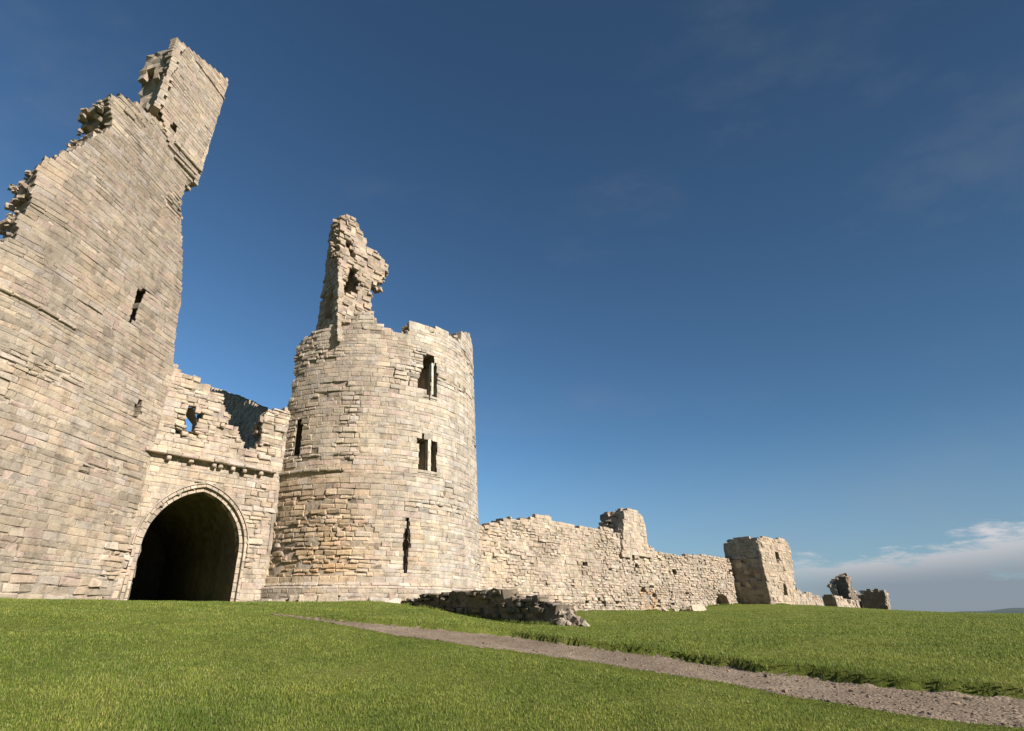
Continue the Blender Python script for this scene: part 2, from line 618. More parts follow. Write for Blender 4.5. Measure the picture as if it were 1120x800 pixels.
sky1 = pl(D1, [(1, 266), (16, 258), (19, 236), (30, 226), (36, 205), (40, 178), (56, 172), (80, 164), (100, 150), (122, 138), (121, 120), (117, 106),
               (134, 104), (148, 112), (160, 122), (175, 130), (190, 140), (207, 172), (205, 196), (201, 215), (199, 240), (200, 270), (201, 300), (199.5, 325), (196, 345), (193, 365), (191, 385), (190, 404)])
uE1 = D1.deg(78) + 7.1
poly1 = [(D1.deg(-30), ZB), (D1.deg(-30), sky1[0][1] + .7), (D1.deg(8), sky1[0][1] + .5)] + sky1 + [(uE1, sky1[-1][1] - .3), (uE1, ZB)]
slit1 = pl(D1, [(151, 316.5), (160, 318), (158.5, 322), (155.5, 323), (147.5, 349), (147.5, 352), (142, 350.5), (143.5, 347)])
put1 = pl(D1, [(148.5, 440), (155, 439), (154, 455), (147, 455)])
holes1 = [slit1, put1]
mb = MB()
def rag1(u, v):
    th = np.degrees(u / D1.R)
    r = .75 * sstep(uE1 - 2.6, uE1 - 1.6, u) * sstep(4.6, 3.6, v) * (vnoise(u * 1.1, v * 1.1, 31) > .45)
    r = np.maximum(r, .5 * (vnoise(u * .45, v * .9, 33) > .80))
    r = np.maximum(r, .5 * sstep(.9, .2, np.abs(v - .55)))
    return r
def t1(u, v):
    return .90 + .12 * (vnoise(u * .25, v * .5, 35) - .5) - .12 * sstep(6, 15, v)
lay(mb, D1, poly1, holes1, h=(.14, .32), l=(.20, .80), sig=.005, ragged=rag1, tonefn=t1, miss=.004, thin=[slit1])
core(mb, D1, poly1, holes1, thick=2.0, ragged=rag1, grow=.34)
edge_rocks(mb, D1, sky1[:19], 1.9, dens=7, size=(.12, .28))
edge_rocks(mb, D1, sky1[-11:], 1.9, dens=4, size=(.12, .28))
left_drum = mb.build('drum_tower', [M_STONE], gate_root, G_LOC)
tag(left_drum, 'taller left drum tower rising to a leaning square turret')
mb = lining(D1, slit1, w0=-.05, w1=-1.7, splay=.42); mb.build('arrow_slit', [M_STONE], left_drum, G_LOC)
mb = lining(D1, put1, w1=-.5); mb.build('putlog_hole', [M_STONE], left_drum, G_LOC)

# courses standing proud of the left drum
def string_run(surf, pts_px, w=.10, hgt=.14, name='string_course', parent=None, broken=.06):
    a = surf.pix(*pts_px[0]); b = surf.pix(*pts_px[-1])
    zz = (a[1] + b[1]) / 2
    mbs = MB(); u = a[0]
    while u < b[0]:
        ln = rng.uniform(.45, .95)
        if rng.uniform() > broken:
            block(mbs, surf, u + .008, min(u + ln, b[0]) - .008, zz - hgt / 2 + rng.normal(0, .008), zz + hgt / 2, -.2, w + rng.normal(0, .012), tones(1)[0])
        u += ln
    return mbs.build(name, [M_STONE], parent, G_LOC)
string_run(D1, [(-70, 292), (84, 357)], w=.09, hgt=.12, parent=left_drum, broken=0)

# square turret on the top of the left drum
T1K = np.array([-11.62, 14.72]); T1D = np.array([.276, .961])
T1 = Pln(T1K[0], T1K[1], *T1D)
T1.A = T1.A + T1.n * .04
tp = pl(T1, [(193, 41), (250.5, 88), (247, 100), (236, 138), (222, 172), (214, 200), (209, 208), (186, 164), (178, 130), (174, 116), (180, 104), (186, 88), (187, 60)])
tb = tp[0][1]
TZ = T1.pix(205, 185)[1]
T1.off = lambda v: -.16 * sstep(TZ + .25, TZ + .15, v) - .18 * sstep(TZ - .30, TZ - .40, v)
sq = pl(T1, [(187, 135), (193.5, 137), (192.5, 147), (186, 145)])
mb = MB()
lay(mb, T1, tp, [sq], h=(.16, .27), l=(.22, .58), sig=.005, teeth=.07, tonefn=lambda u, v: .86 + 0 * u, thin=[sq])
core(mb, T1, [(max(u, tp[12][0] + .3), v) for u, v in tp], [sq], thick=2.2, cell=.34, inset=.10, grow=.3)
tA = T1.A + T1.d * (max(p[0] for p in tp[:3]))
t_u = [p[0] for p in tp]
# right return wall of the turret and its left broken face laid as coursed stone
TR = plane_m(tA, -T1.n); zlo = tp[5][1]
lay(mb, TR, [(0.05, zlo), (2.5, zlo + .2), (2.5, tb - .6), (0.05, tp[1][1])], h=(.18, .30), l=(.28, .6), teeth=.05)
TLo = T1.A + T1.d * (tp[12][0] + .12) - T1.n * 2.5
tl_n = np.array([-math.sin(math.radians(42)), -math.cos(math.radians(42))]); tl_d = np.array([-tl_n[1], tl_n[0]])
TLo = T1.A + T1.d * (tp[12][0] + .10) - tl_d * 2.45
TL = plane_m(TLo, tl_d)
tlp = [(0, tp[10][1] - 1.2), (2.45, tp[10][1] - 1.2), (2.45, tb - .1), (1.6, tb - .35), (1.1, tb - .3), (.6, tb - .9), (.1, tb - 1.3)]
lay(mb, TL, tlp, h=(.18, .30), l=(.28, .6), teeth=.06)
core(mb, TL, [(min(u, 1.95), v) for u, v in tlp], thick=.5, cell=.34, inset=.06)
turret = mb.build('turret', [M_STONE], left_drum, G_LOC)
mb = lining(T1, sq, w0=-.05, w1=-1.6, splay=.35); mb.build('window_hole', [M_STONE], left_drum, G_LOC)
# moulded courses at the foot of the turret and below its coping
for a, b, wv in (((187, 166), (222, 178), .13), ((190, 177), (219, 190), .15), ((196, 193), (213, 203), .12), ((212, 72), (247, 102), .07)):
    pa, pb = T1.pix(*a), T1.pix(*b)
    zz = (pa[1] + pb[1]) / 2
    mb = MB(); u = pa[0]
    while u < pb[0] + .03:
        e = min(u + rng.uniform(.4, .8), pb[0] + .05)
        block(mb, T1, u + .006, e - .006, zz - .08, zz + .08, -.2, wv, tones(1)[0]); u = e
    mb.build('string_course', [M_STONE], left_drum, G_LOC)

# ---------------- right drum tower
sky2 = pl(D2, [(307, 447), (314, 444), (318, 434), (320, 404), (324, 378), (334, 368), (347, 360), (366, 356), (380, 345), (398, 340), (408, 344), (414, 353),
               (430, 362), (445, 366), (447, 351), (452, 350.5), (470, 356), (487, 362), (498, 371), (503, 372), (505, 363), (514, 365.5), (516.5, 377)])
z2 = sky2[-1][1]
poly2 = [(D2.deg(-62), ZB), (D2.deg(-62), sky2[0][1] - .8), (D2.deg(-45), sky2[0][1] - .3)] + sky2 + [(D2.deg(100), z2 - .5), (D2.deg(120), z2 - .9),
         (D2.deg(140), z2 - 2.4), (D2.deg(170), z2 - 4), (D2.deg(170), ZB)]
w_top = pl(D2, [(457.5, 424), (459, 411), (463, 403), (464, 391), (468, 387.5), (473, 388), (474.5, 394), (472.5, 404), (470.8, 420), (470.5, 438), (467, 431), (465, 424)])
w_topb = pl(D2, [(474.2, 402), (477.3, 398), (478, 410), (477.6, 433), (474.2, 433)])
w_l = pl(D2, [(456.5, 484), (458.5, 480), (460.5, 481), (463, 477), (466, 480.5), (468, 483), (467.2, 515), (459, 514), (459, 486)])
w_r = pl(D2, [(471.8, 484), (474.5, 480), (477, 483), (478.6, 488), (477.5, 490), (476.5, 517), (471.5, 516)])
s_l = pl(D2, [(324.6, 461.5), (331, 461.5), (326.6, 497.5), (320.2, 497.5)])
s_c = pl(D2, [(445, 565), (447.2, 565), (446.6, 580), (447.6, 586), (446, 590), (448.5, 596), (445.5, 602), (445.3, 611), (446.4, 614.5), (444.5, 617), (444, 627), (441.8, 627), (442.3, 617),
              (441.5, 612), (443, 605), (440, 597), (443.4, 589), (443, 583), (444.5, 578)])
holes2 = [w_top, w_topb, w_l, w_r, s_l, s_c]
rz = box_px(D2, (300, 540), (392, 634)); rz2 = box_px(D2, (330, 388), (385, 500)); rz3 = box_px(D2, (448, 572), (466, 626))
def rag2(u, v):
    d = vnoise(u * .7, v * .9, 41)
    a = sstep(rz[0] - .5, rz[0] + .5, u) * sstep(rz[1] + 1.6, rz[1] - 1.6, u) * sstep(rz[2] - .1, rz[2] + .2, v) * sstep(rz[3] + .9, rz[3] - .9, v)
    b = sstep(rz2[1] + 1, rz2[1] - 1, u) * sstep(rz2[2] - .8, rz2[2] + .6, v) * .75
    r = np.maximum(a * (d > .22), b * (d > .42))
    r = np.maximum(r, .6 * (vnoise(u * .5, v * .8, 44) > .80))
    return r * 1.0
def warm2(u, v):
    a = sstep(rz[1] + 1.2, rz[1] - 1.2, u) * sstep(rz[3] + 2.4, rz[3] - 1, v) * sstep(rz[2] - .4, rz[2] + .3, v)
    b = ((u > rz3[0]) & (u < rz3[1]) & (v > rz3[2]) & (v < rz3[3])) * .45 * (vnoise(u * 3, v * 3, 48) > .35)
    return np.maximum(a * (.30 + .7 * vnoise(u * 1.2, v * 1.2, 47)), b) - .30 * sstep(rz[1] + .5, rz[1] + 4, u)
PLZ = D2.pix(400, 640)[1]
D2.off = lambda v: .16 * sstep(PLZ + .10, PLZ - .12, v) + .14 * sstep(PLZ - .55, PLZ - .75, v)
mb = MB()
lay(mb, D2, poly2, holes2, h=(.15, .32), l=(.20, .72), sig=.006, ragged=rag2, warm=warm2, miss=.005, thin=holes2,
    tonefn=lambda u, v: 1.10 + .02 * sstep(rz[1], rz[1] + 4, u) + .10 * (vnoise(u * .3, v * .6, 45) - .5))
core(mb, D2, poly2, holes2, thick=2.0, ragged=rag2, warm=.1, grow=.30)
edge_rocks(mb, D2, sky2, 1.9, dens=5)
right_drum = mb.build('drum_tower', [M_STONE], gate_root, G_LOC)
tag(right_drum, 'right drum tower with paired narrow windows and a jagged stair turret fragment on top')
for nm, po, dp in (('window', w_top, -1.4), ('window', w_topb, -1.4), ('window', w_l, -1.6), ('window', w_r, -1.6), ('arrow_slit', s_l, -1.7), ('arrow_slit', s_c, -1.7)):
    mb = lining(D2, po, w0=-.05, w1=dp, splay=.30 if nm == 'arrow_slit' else .18); mb.build(nm, [M_PALE], right_drum, G_LOC)
# mullions and pale sills of the two windows
for (a, b) in (((468.6, 479), (471.2, 516)), ((472.3, 397), (474.0, 432))):
    u0, v1 = D2.pix(*a); u1, v0 = D2.pix(*b)
    mb = MB(); block(mb, D2, u0, u1, v0, v1, -.3, .0, (.52, .47, .39), jit=.004, bev=.015)
    mb.build('mullion', [M_PALE], right_drum, G_LOC)
for (a, b) in (((457, 516), (478, 520)), ((463, 434), (478, 438))):
    u0, v1 = D2.pix(*a); u1, v0 = D2.pix(*b)
    mb = MB(); block(mb, D2, u0, u1, v0, v1, -.3, .05, (.52, .47, .39), jit=.006)
    mb.build('sill', [M_PALE], right_drum, G_LOC)
# string course from the gate round the tower, then a plinth moulding
def ring(surf, px0, px1, zz, hgt, w, parent, name, broken):
    u = surf.pix(*px0)[0]; u1 = surf.pix(*px1)[0]
    mbs = MB()
    while u < u1:
        e = min(u + rng.uniform(.4, .95), u1)
        if rng.uniform() > broken:
            block(mbs, surf, u + .006, e - .006, zz - hgt / 2, zz + hgt / 2, -.2, w + rng.normal(0, .012), tones(1, .05, 1.05)[0])
        u = e
    return mbs.build(name, [M_STONE], parent, G_LOC)
ring(D2, (296, 517), (377, 513), STRING + .02, .16, .14, right_drum, 'string_course', .04)
ring(D2, (284, 640), (518, 634), PLZ + .05, .13, .06, right_drum, 'plinth_moulding', 0)
# broken footing stones along the foot of the tower
mb = MB()
for a, b, wv in (((322, 652), (334, 663), .30), ((333, 653), (352, 661), .45), ((352, 651), (372, 659), .50), ((372, 654), (380, 663), .34), ((385, 659), (404, 663), .62),
                 ((350, 662), (378, 667), .65), ((300, 657), (316, 663), .25), ((404, 654), (424, 663), .22)):
    u0, v1 = D2.pix(*a); u1, v0 = D2.pix(*b)
    block(mb, D2, u0, u1, v0 - .15, v1, -.3, wv, tones(1, .0, 1.15)[0], jit=.03, bev=.05)
mb.build('footing', [M_PALE], right_drum, G_LOC)

# jagged stair turret fragment on top of the right drum
K2 = np.array([-5.28, 21.3])
SPF = Pln(K2[0], K2[1], *GD)
fp = pl(SPF, [(369, 372), (369, 345), (370, 310), (371, 280), (372, 250), (373, 236), (380, 234), (388, 239), (393, 246), (396, 254), (401, 260), (403, 271), (409, 275), (416, 278),
              (421, 284), (425, 292), (424, 299), (419, 302), (418, 309), (411, 312), (406, 315), (406, 330), (407, 338), (412, 350), (420, 372)])
fh = [pl(SPF, [(384, 292), (389, 294), (389, 304), (386, 320), (380, 319), (382, 312), (377, 312), (379, 308), (383, 300)]), pl(SPF, [(379.5, 263), (384, 265), (383.5, 270), (379, 268)]), pl(SPF, [(384.5, 274), (388, 276), (387, 280), (384, 278)])]
mb = MB()
ragall = lambda u, v: .9 * (vnoise(u * .9, v * 1.1, 51) > .30)
lay(mb, SPF, fp, fh, h=(.18, .32), l=(.22, .6), sig=.05, ragged=ragall, teeth=.16, miss=.02, warm=lambda u, v: .15 + 0 * u)
core(mb, SPF, [(max(u, .30), v) for u, v in fp], fh, thick=1.64 * S, cell=.30, cw=.33, inset=.12, warm=.1)
edge_rocks(mb, SPF, fp[3:], 1.2, dens=7, size=(.16, .42), drop=.2)
SL0 = SPF.A + SPF.d * .02 - SPF.n * 1.64 * S
SPL = plane_m(SL0, SPF.n)
lp = pl(SPL, [(343, 372), (347, 352), (352, 318), (356, 290), (360, 256), (363, 243), (372, 236), (371, 290), (369, 372)])
lh = [pl(SPL, [(355, 347), (356, 334), (359, 324), (363, 318), (366, 330), (364, 350)])]
lay(mb, SPL, lp, lh, h=(.18, .30), l=(.25, .6), sig=.03, gain=.95, teeth=.06)
stair = mb.build('stair_turret', [M_STONE], right_drum, G_LOC)
mb = lining(SPL, lh[0], w1=-.55, tone=(.36, .30, .22)); mb.build('doorway', [M_STONE], right_drum, G_LOC)
mb = lining(SPF, fh[0], w1=-1.0, tone=(.25, .21, .16)); mb.build('window', [M_STONE], right_drum, G_LOC)

# ---------------- gate wall with the archway
arch_t0, arch_t1 = G.pix(140, 658)[0], G.pix(252, 662)[0]
a_half = (arch_t1 - arch_t0) / 2; a_mid = (arch_t0 + arch_t1) / 2
z_spr = G.pix(160, 588)[1]; z_apx = G.pix(213, 536)[1]
rad = 1.24 * a_half
rise = math.sqrt(2 * rad * a_half - a_half ** 2)
z_spr = z_apx - rise
def arch_curve(grow, n=14):
    """opening outline from the left springing over the apex to the right one"""
    R = rad + grow
    cl, cr = a_mid - a_half + rad, a_mid + a_half - rad
    zt = math.sqrt(max(R * R - (a_mid - cl) ** 2, 0))
    aL = math.atan2(zt, a_mid - cl)
    th = np.linspace(math.pi, aL, n)
    L = [(cl + R * math.cos(t), z_spr + R * math.sin(t)) for t in th]
    Rr = [(2 * a_mid - x, z) for x, z in L[::-1]]
    return L + Rr[1:]
open_in = [(a_mid - a_half, ZB)] + arch_curve(0) + [(a_mid + a_half, ZB)]
open_ring = [(a_mid - a_half - .26, ZB)] + arch_curve(.32) + [(a_mid + a_half + .26, ZB)]
gsky = pl(G, [(150, 380), (188, 396), (196, 402), (205, 412), (216, 412), (224, 420), (236, 428), (245, 433), (247, 445), (252, 450), (255, 463), (262, 470), (266, 486), (272, 492), (281, 489),
              (284, 484), (287, 458), (290, 449), (306, 446)])
ug1 = 5.9 * S
gpoly = [(-2.2, ZB), (-2.2, gsky[0][1])] + gsky + [(ug1, gsky[-1][1]), (ug1, ZB)]
gwin = pl(G, [(206, 446), (212, 446), (215, 458), (213.5, 472), (204.5, 471), (203.5, 458)])
gnot = pl(G, [(284, 460), (288, 456), (287, 476), (283, 486)])
mb = MB()
ragg = lambda u, v: .7 * (vnoise(u * .9, v * .9, 61) > .66) + .6 * sstep(STRING, STRING + 1, v) * (vnoise(u * .9, v * .9, 62) > .5)
lay(mb, G, gpoly, [open_ring, gwin], h=(.14, .31), l=(.20, .66), sig=.006, ragged=ragg, warm=lambda u, v: .15 * vnoise(u, v, 63), gain=1.07)
core(mb, G, gpoly, [gwin], thick=1.5, ragged=ragg, cell=.30) if False else None
# core of the wall left out over the archway itself
gp2 = [(-2.2, ZB), (-2.2, gsky[0][1])] + gsky + [(ug1, gsky[-1][1]), (ug1, ZB), (a_mid + a_half + .22, ZB)] + arch_curve(.30)[::-1] + [(a_mid - a_half - .22, ZB)]
core(mb, G, gp2, [gwin], thick=1.2, ragged=ragg, cell=.30, inset=.05, grow=.16)
edge_rocks(mb, G, gsky, 1.1, dens=6, size=(.14, .36))
gate_wall = mb.build('gate_wall', [M_STONE], gate_root, G_LOC)
mb = lining(G, gwin, w0=-.05, w1=-1.2, splay=.16, cap=False, tone=(.34, .29, .22)); mb.build('window', [M_STONE], gate_wall, G_LOC)

# moulded arch: an inner recessed order and an outer one
def order(g0, g1, w0, w1, nblk, tone_gain, name):
    mbo = MB()
    inn = np.array(arch_curve(g0, 40)); out = np.array(arch_curve(g1, 40))
    ks = np.linspace(0, len(inn) - 1, nblk + 1).astype(int)
    def vb(q):       # q: four (u,v) corners
        q = np.array(q); c = q.mean(0); q = c + (q - c) * .985
        qi = c + (q - c) * .86
        f = G.map(q[:, 0], q[:, 1], np.full(4, w1 - .035)); fi = G.map(qi[:, 0], qi[:, 1], np.full(4, w1 + rng.normal(0, .006)))
        b = G.map(q[:, 0], q[:, 1], np.full(4, w0))
        V = np.concatenate([fi, f, b])
        Fq = [[0, 1, 2, 3]] + [[i, (i + 1) % 4, 4 + (i + 1) % 4, 4 + i] for i in range(4)] + [[4 + i, 4 + (i + 1) % 4, 8 + (i + 1) % 4, 8 + i] for i in range(4)]
        Fq = np.array(Fq)
        mbo.add(V, Fq, tones(1, .05, tone_gain, .07)[0])
    for a, b in zip(ks[:-1], ks[1:]):
        vb([inn[a], inn[b], out[b], out[a]])
    for sgn in (-1, 1):
        z = ZB
        while z < z_spr - .02:
            e = min(z + rng.uniform(.28, .42), z_spr)
            if z_spr - e < .15: e = z_spr
            ua, ub = a_mid + sgn * (a_half + g0), a_mid + sgn * (a_half + g1)
            vb([(ua, z), (ua, e), (ub, e), (ub, z)]); z = e
    o = mbo.build(name, [M_PALE], gate_wall, G_LOC)
    return o
order(0.0, .20, -.55, -.14, 22, 1.14, 'arch_moulding')
order(.20, .34, -.50, .012, 24, 1.10, 'arch_moulding')
hm = MB()
inn = np.array(arch_curve(.36, 40)); out = np.array(arch_curve(.42, 40))
for a in range(0, len(inn) - 1, 3):
    q = np.array([inn[a], inn[a + 3], out[a + 3], out[a]])
    f = G.map(q[:, 0], q[:, 1], np.array([.06, .06, .05, .05])); b = G.map(q[:, 0], q[:, 1], np.full(4, -.1))
    hm.add(np.concatenate([f, b]), [[0, 1, 2, 3]] + [[i, (i + 1) % 4, 4 + (i + 1) % 4, 4 + i] for i in range(4)], tones(1, 0, 1.0, .07)[0])
hm.build('hood_moulding', [M_PALE], gate_wall, G_LOC)
# vaulted passage behind the arch
pg = MB()
o_in = np.array(open_in); n = len(o_in)
ws = np.linspace(-.12, -12.0, 26)
P = np.concatenate([G.map(o_in[:, 0], o_in[:, 1], np.full(n, w)) for w in ws]) + rng.normal(0, .012, (n * len(ws), 3))
Fq = [[k * n + i, k * n + i + 1, (k + 1) * n + i + 1, (k + 1) * n + i] for k in range(len(ws) - 1) for i in range(n - 1)]
pg.add(P, Fq, tones(len(Fq), 0, .42))  # stone tone cut down inside, painting in deeper shade for the passage
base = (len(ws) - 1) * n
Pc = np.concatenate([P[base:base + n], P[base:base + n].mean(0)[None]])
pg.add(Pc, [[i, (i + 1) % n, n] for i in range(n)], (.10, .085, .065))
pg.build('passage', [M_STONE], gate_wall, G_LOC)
# corbelled ledge over the arch
cb = MB()
u = G.pix(158, 492)[0]; uE = G.pix(300, 518)[0]
while u < uE:
    e = min(u + rng.uniform(.5, .9), uE)
    block(cb, G, u + .006, e - .006, STRING - .05, STRING + .13, -.2, .36 + rng.normal(0, .02), tones(1, 0, 1.05)[0]); u = e
cb.build('string_course', [M_STONE], gate_wall, G_LOC)
for px in (183, 208, 234, 241, 255, 268, 286):
    u = G.pix(px, 505)[0]
    mb = MB()
    block(mb, G, u - .10, u + .10, STRING - .25, STRING - .06, -.2, .26, tones(1, 0, 1.05)[0], bev=.04)
    mb.build('corbel', [M_STONE], gate_wall, G_LOC)

# flank wall of the right tower running back behind the gate (seen in shade over the broken gate wall)
fa = G.A + G.d * (5.25 * S) - G.n * 13.0
FL = plane_m(fa, G.n)
fsk = pl(FL, [(224, 422), (233, 426), (240, 427), (248, 431), (258, 433), (266, 437), (276, 441), (284, 446), (286, 452), (290, 456)])
fpoly = [(fsk[0][0] - .4, ZB), (fsk[0][0] - .4, fsk[0][1])] + fsk + [(13.0, fsk[-1][1] - .3), (13.0, ZB)]
mb = MB()
lay(mb, FL, fpoly, [], h=(.22, .34), l=(.3, .7), gain=.95, teeth=.15)
core(mb, FL, fpoly, [], thick=1.2, gain=.85)
edge_rocks(mb, FL, fsk, 1.0, dens=5, gain=.9)
flank = mb.build('flank_wall', [M_STONE], gate_root, G_LOC)
tag(flank, 'shaded dark wall running back inside the gatehouse')

# ================================================================== CURTAIN WALL
CW = Pln(-11.0, 18.3, *GD)
csk = pl(CW, [(505, 583), (523, 577), (530, 573), (545, 572), (558, 566), (566, 568), (580, 567), (588, 563), (600, 563.5), (607, 571), (622, 573), (632, 577), (640, 575), (655, 577.5), (668, 578), (690, 590),
              (712, 598), (718, 603), (735, 605), (742, 609), (748, 607), (770, 607.5), (790, 610), (801, 611.5), (805, 616), (805, 626), (810, 640), (814, 658)])
C_LOC = np.array([*(CW.map(np.array(30.0), np.array(.4), np.array(-.9)))])
cpoly = [(csk[0][0], ZB)] + csk + [(csk[-1][0] + .3, ZB)]
chole = [pl(CW, [(783.5, 661), (784.5, 651), (789, 649), (795, 653), (798, 661)])]
for (hx, hy) in ((642, 659), (660, 660), (676, 660), (668, 624), (720, 659), (736, 660), (713, 641), (697, 620), (704, 645), (752, 649), (738, 626), (716, 651), (588, 652), (609, 656), (640, 617), (799, 625)):
    s_ = 1.6 + 1.0 * rng.uniform()
    chole.append(pl(CW, [(hx - s_, hy + s_ * .7), (hx - s_ * .6, hy - s_), (hx + s_ * .8, hy - s_ * .8), (hx + s_, hy + s_ * .8)]))
u_r0 = CW.pix(655, 600)[0]
def ragc(u, v):
    a = sstep(u_r0 - 4, u_r0 + 4, u) * (vnoise(u * .5, v * .8, 71) > .22)
    b = .8 * sstep(1.7, .6, v) * (vnoise(u * .6, v * .9, 72) > .3)
    return np.maximum(np.maximum(a, b), .8 * (vnoise(u * .6, v * .9, 73) > .55))
mb = MB()
lay(mb, CW, cpoly, chole, h=(.17, .30), l=(.20, .55), sig=.016, ragged=ragc, miss=.012, gain=1.08, warm=lambda u, v: .1 * vnoise(u * .5, v * .5, 74) + .8 * ((np.abs(u - CW.pix(712, 650)[0]) < 2.5) & (v < 2.0) & (vnoise(u * 2, v * 2, 76) > .4)))
core(mb, CW, cpoly, chole, thick=1.8, cell=.4, ragged=ragc)
edge_rocks(mb, CW, csk, 1.7, dens=4.5, size=(.2, .5))
c_root = empty('curtain_wall', C_LOC)
tag(c_root, 'long pale rubble curtain wall running from the right gate tower to the distant square tower', 'castle wall')
mb.build('wall', [M_STONE], c_root, C_LOC)
mb = lining(CW, chole[0], w1=-1.5); mb.build('low_opening', [M_STONE], c_root, C_LOC)
# upstanding turret fragment on the curtain wall
CT = Pln(-11.0, 18.3, *GD); CT.A = CT.A + CT.n * .22
ctp = pl(CT, [(681, 609), (681.5, 585), (682.5, 562), (684, 557.5), (690, 557), (697, 558.5), (703, 566), (707, 577), (708, 590), (710, 600), (714, 609)])
mb = MB()
lay(mb, CT, ctp, [], h=(.24, .36), l=(.3, .7), sig=.02, teeth=.10, gain=1.05, depth=.5)
core(mb, CT, ctp, [], thick=2.6, cell=.36, inset=.10)
edge_rocks(mb, CT, ctp[1:], 2.0, dens=5, size=(.2, .5))
tag(mb.build('turret', [M_STONE], c_root, C_LOC), 'upstanding broken turret stub with a shaded left side')

# ================================================================== FAR SQUARE TOWER
def on_line(lat, off):
    """distance along the curtain line (plan units) at which a point standing off by `off` has the given lateral ratio"""
    A = np.array([-11.0, 18.3]) + off * np.array([.667, -.745])
    return (lat * A[1] - A[0]) / (.745 - lat * .667)
def lat(px, py):
    R, F, U = ray(px, py); return R / F
OFF = 2.9
tL = on_line(lat(828, 588), OFF)
A_ft = np.array([-11.0, 18.3]) + OFF * np.array([.667, -.745]) + tL * np.array([.745, .667])
FT = Pln(A_ft[0], A_ft[1], *GD)
ftp = pl(FT, [(846, 670), (828.5, 590), (836, 587), (842, 588), (846, 590), (852, 589.5), (861, 592), (865, 600), (868, 622), (873, 672)])
dep = OFF * S + .6
T_LOC = np.array([*(FT.map(np.array(2.0), np.array(.5), np.array(-1.5)))])
t_root = empty('square_tower', T_LOC)
tag(t_root, 'square ruined tower with a dark left side, at the right end of the curtain wall', 'castle tower')
fth = [pl(FT, [(847.5, 604), (850, 603), (853, 611), (852.5, 617), (849.5, 615)]), pl(FT, [(856.5, 640), (859, 639), (862.5, 652), (858.5, 652)])]
mb = MB()
lay(mb, FT, ftp, fth, h=(.26, .40), l=(.35, .9), sig=.03, ragged=lambda u, v: .6 * (vnoise(u * .5, v * .6, 81) > .55), teeth=.15, warm=lambda u, v: .2 + 0 * u)
core(mb, FT, ftp, fth, thick=dep, cell=.42, cw=.6)
edge_rocks(mb, FT, ftp[1:-1], dep - .4, dens=9, size=(.25, .6))
FTL = plane_m(FT.A + FT.d * .05 - FT.n * dep, FT.n)
FTL.A = FTL.A - FTL.n * 0 - np.array([.745, .667]) * .22
flp = pl(FTL, [(818, 672), (813, 650), (794, 601), (797, 592), (805, 588), (813, 586), (820, 588), (828.5, 589), (846, 672)])
lay(mb, FTL, flp, [], h=(.26, .40), l=(.35, .9), gain=.95, teeth=.2)
mb.build('wall', [M_STONE], t_root, T_LOC)
for fh_ in fth:
    mb = lining(FT, fh_, w1=-1.5); mb.build('window', [M_STONE], t_root, T_LOC)

# low wall beyond the square tower
lsk = pl(CW, [(860, 640), (869, 648), (872, 645), (876, 646), (879, 651), (884, 648), (890, 650), (896, 652), (900, 657), (903, 668)])
lpoly = [(lsk[0][0], ZB)] + lsk + [(lsk[-1][0], ZB)]
mb = MB()
lay(mb, CW, lpoly, [], h=(.3, .42), l=(.4, 1.0), sig=.03, teeth=.2, gain=1.05)
core(mb, CW, lpoly, [], thick=1.5, cell=.5)
edge_rocks(mb, CW, lsk, 1.3, dens=3, size=(.3, .6))
LW_LOC = CW.map(np.array(lsk[4][0]), np.array(.2), np.array(-.7))
lw = mb.build('low_wall', [M_STONE], None, LW_LOC)
tag(lw, 'low crumbling pale wall between the square tower and the far dark ruin', 'castle wall')

# far dark ruin at the end of the castle
def ruin_box(root, RL, px_front, px_left, off, gain=.9, dark=1.0, name='wall', A=None):
    t0 = on_line(lat(*px_front[0]), off)
    a = np.array([-11.0, 18.3]) + off * np.array([.667, -.745]) + t0 * np.array([.745, .667])
    Fs = Pln(a[0], a[1], *GD)
    fpx = pl(Fs, px_front)
    mbx = MB()
    lay(mbx, Fs, fpx, [], h=(.35, .55), l=(.5, 1.1), sig=.04, teeth=.2, gain=gain)
    a2 = None
    Ls0 = plane_m(Fs.A + Fs.d * .05, Fs.n)
    lpx = pl(Ls0, px_left)
    back = -min(p[0] for p in lpx)
    core(mbx, Fs, fpx, [], thick=max(1.0, back), cell=.5, cw=.7)
    Ls = plane_m(Fs.A + Fs.d * .05 - Fs.n * back, Fs.n)
    lpx = [(u + back, v) for u, v in lpx]
    lay(mbx, Ls, lpx, [], h=(.35, .55), l=(.5, 1.1), gain=.95 * dark, teeth=.25)  # left face tone lowered by dark: its shade is painted into the colour
    edge_rocks(mbx, Fs, fpx[1:-1], max(1, back) * .9, dens=5, size=(.3, .8), gain=.8)
    return mbx.build(name, [M_STONE], root, RL)
R_LOC = np.array([58.0 * S, 82.0 * S, 0.0])
r_root = empty('ruined_keep', R_LOC)
tag(r_root, 'farthest dark ruin of broken stumps at the right end of the castle', 'castle ruin')
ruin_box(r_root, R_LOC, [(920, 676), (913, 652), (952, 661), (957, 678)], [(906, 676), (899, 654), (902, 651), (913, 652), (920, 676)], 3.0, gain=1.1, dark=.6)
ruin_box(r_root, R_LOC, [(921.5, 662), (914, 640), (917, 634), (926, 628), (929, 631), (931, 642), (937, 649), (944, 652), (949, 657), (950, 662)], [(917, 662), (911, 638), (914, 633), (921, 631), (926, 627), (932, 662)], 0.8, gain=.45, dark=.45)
ruin_box(r_root, R_LOC, [(974, 678), (967, 646), (971, 648), (977.5, 678)], [(950, 678), (941, 658), (938, 653), (944, 650), (946, 645), (953, 646), (960, 645.5), (967, 646), (975, 678)], 6.0, gain=.8, dark=.45)

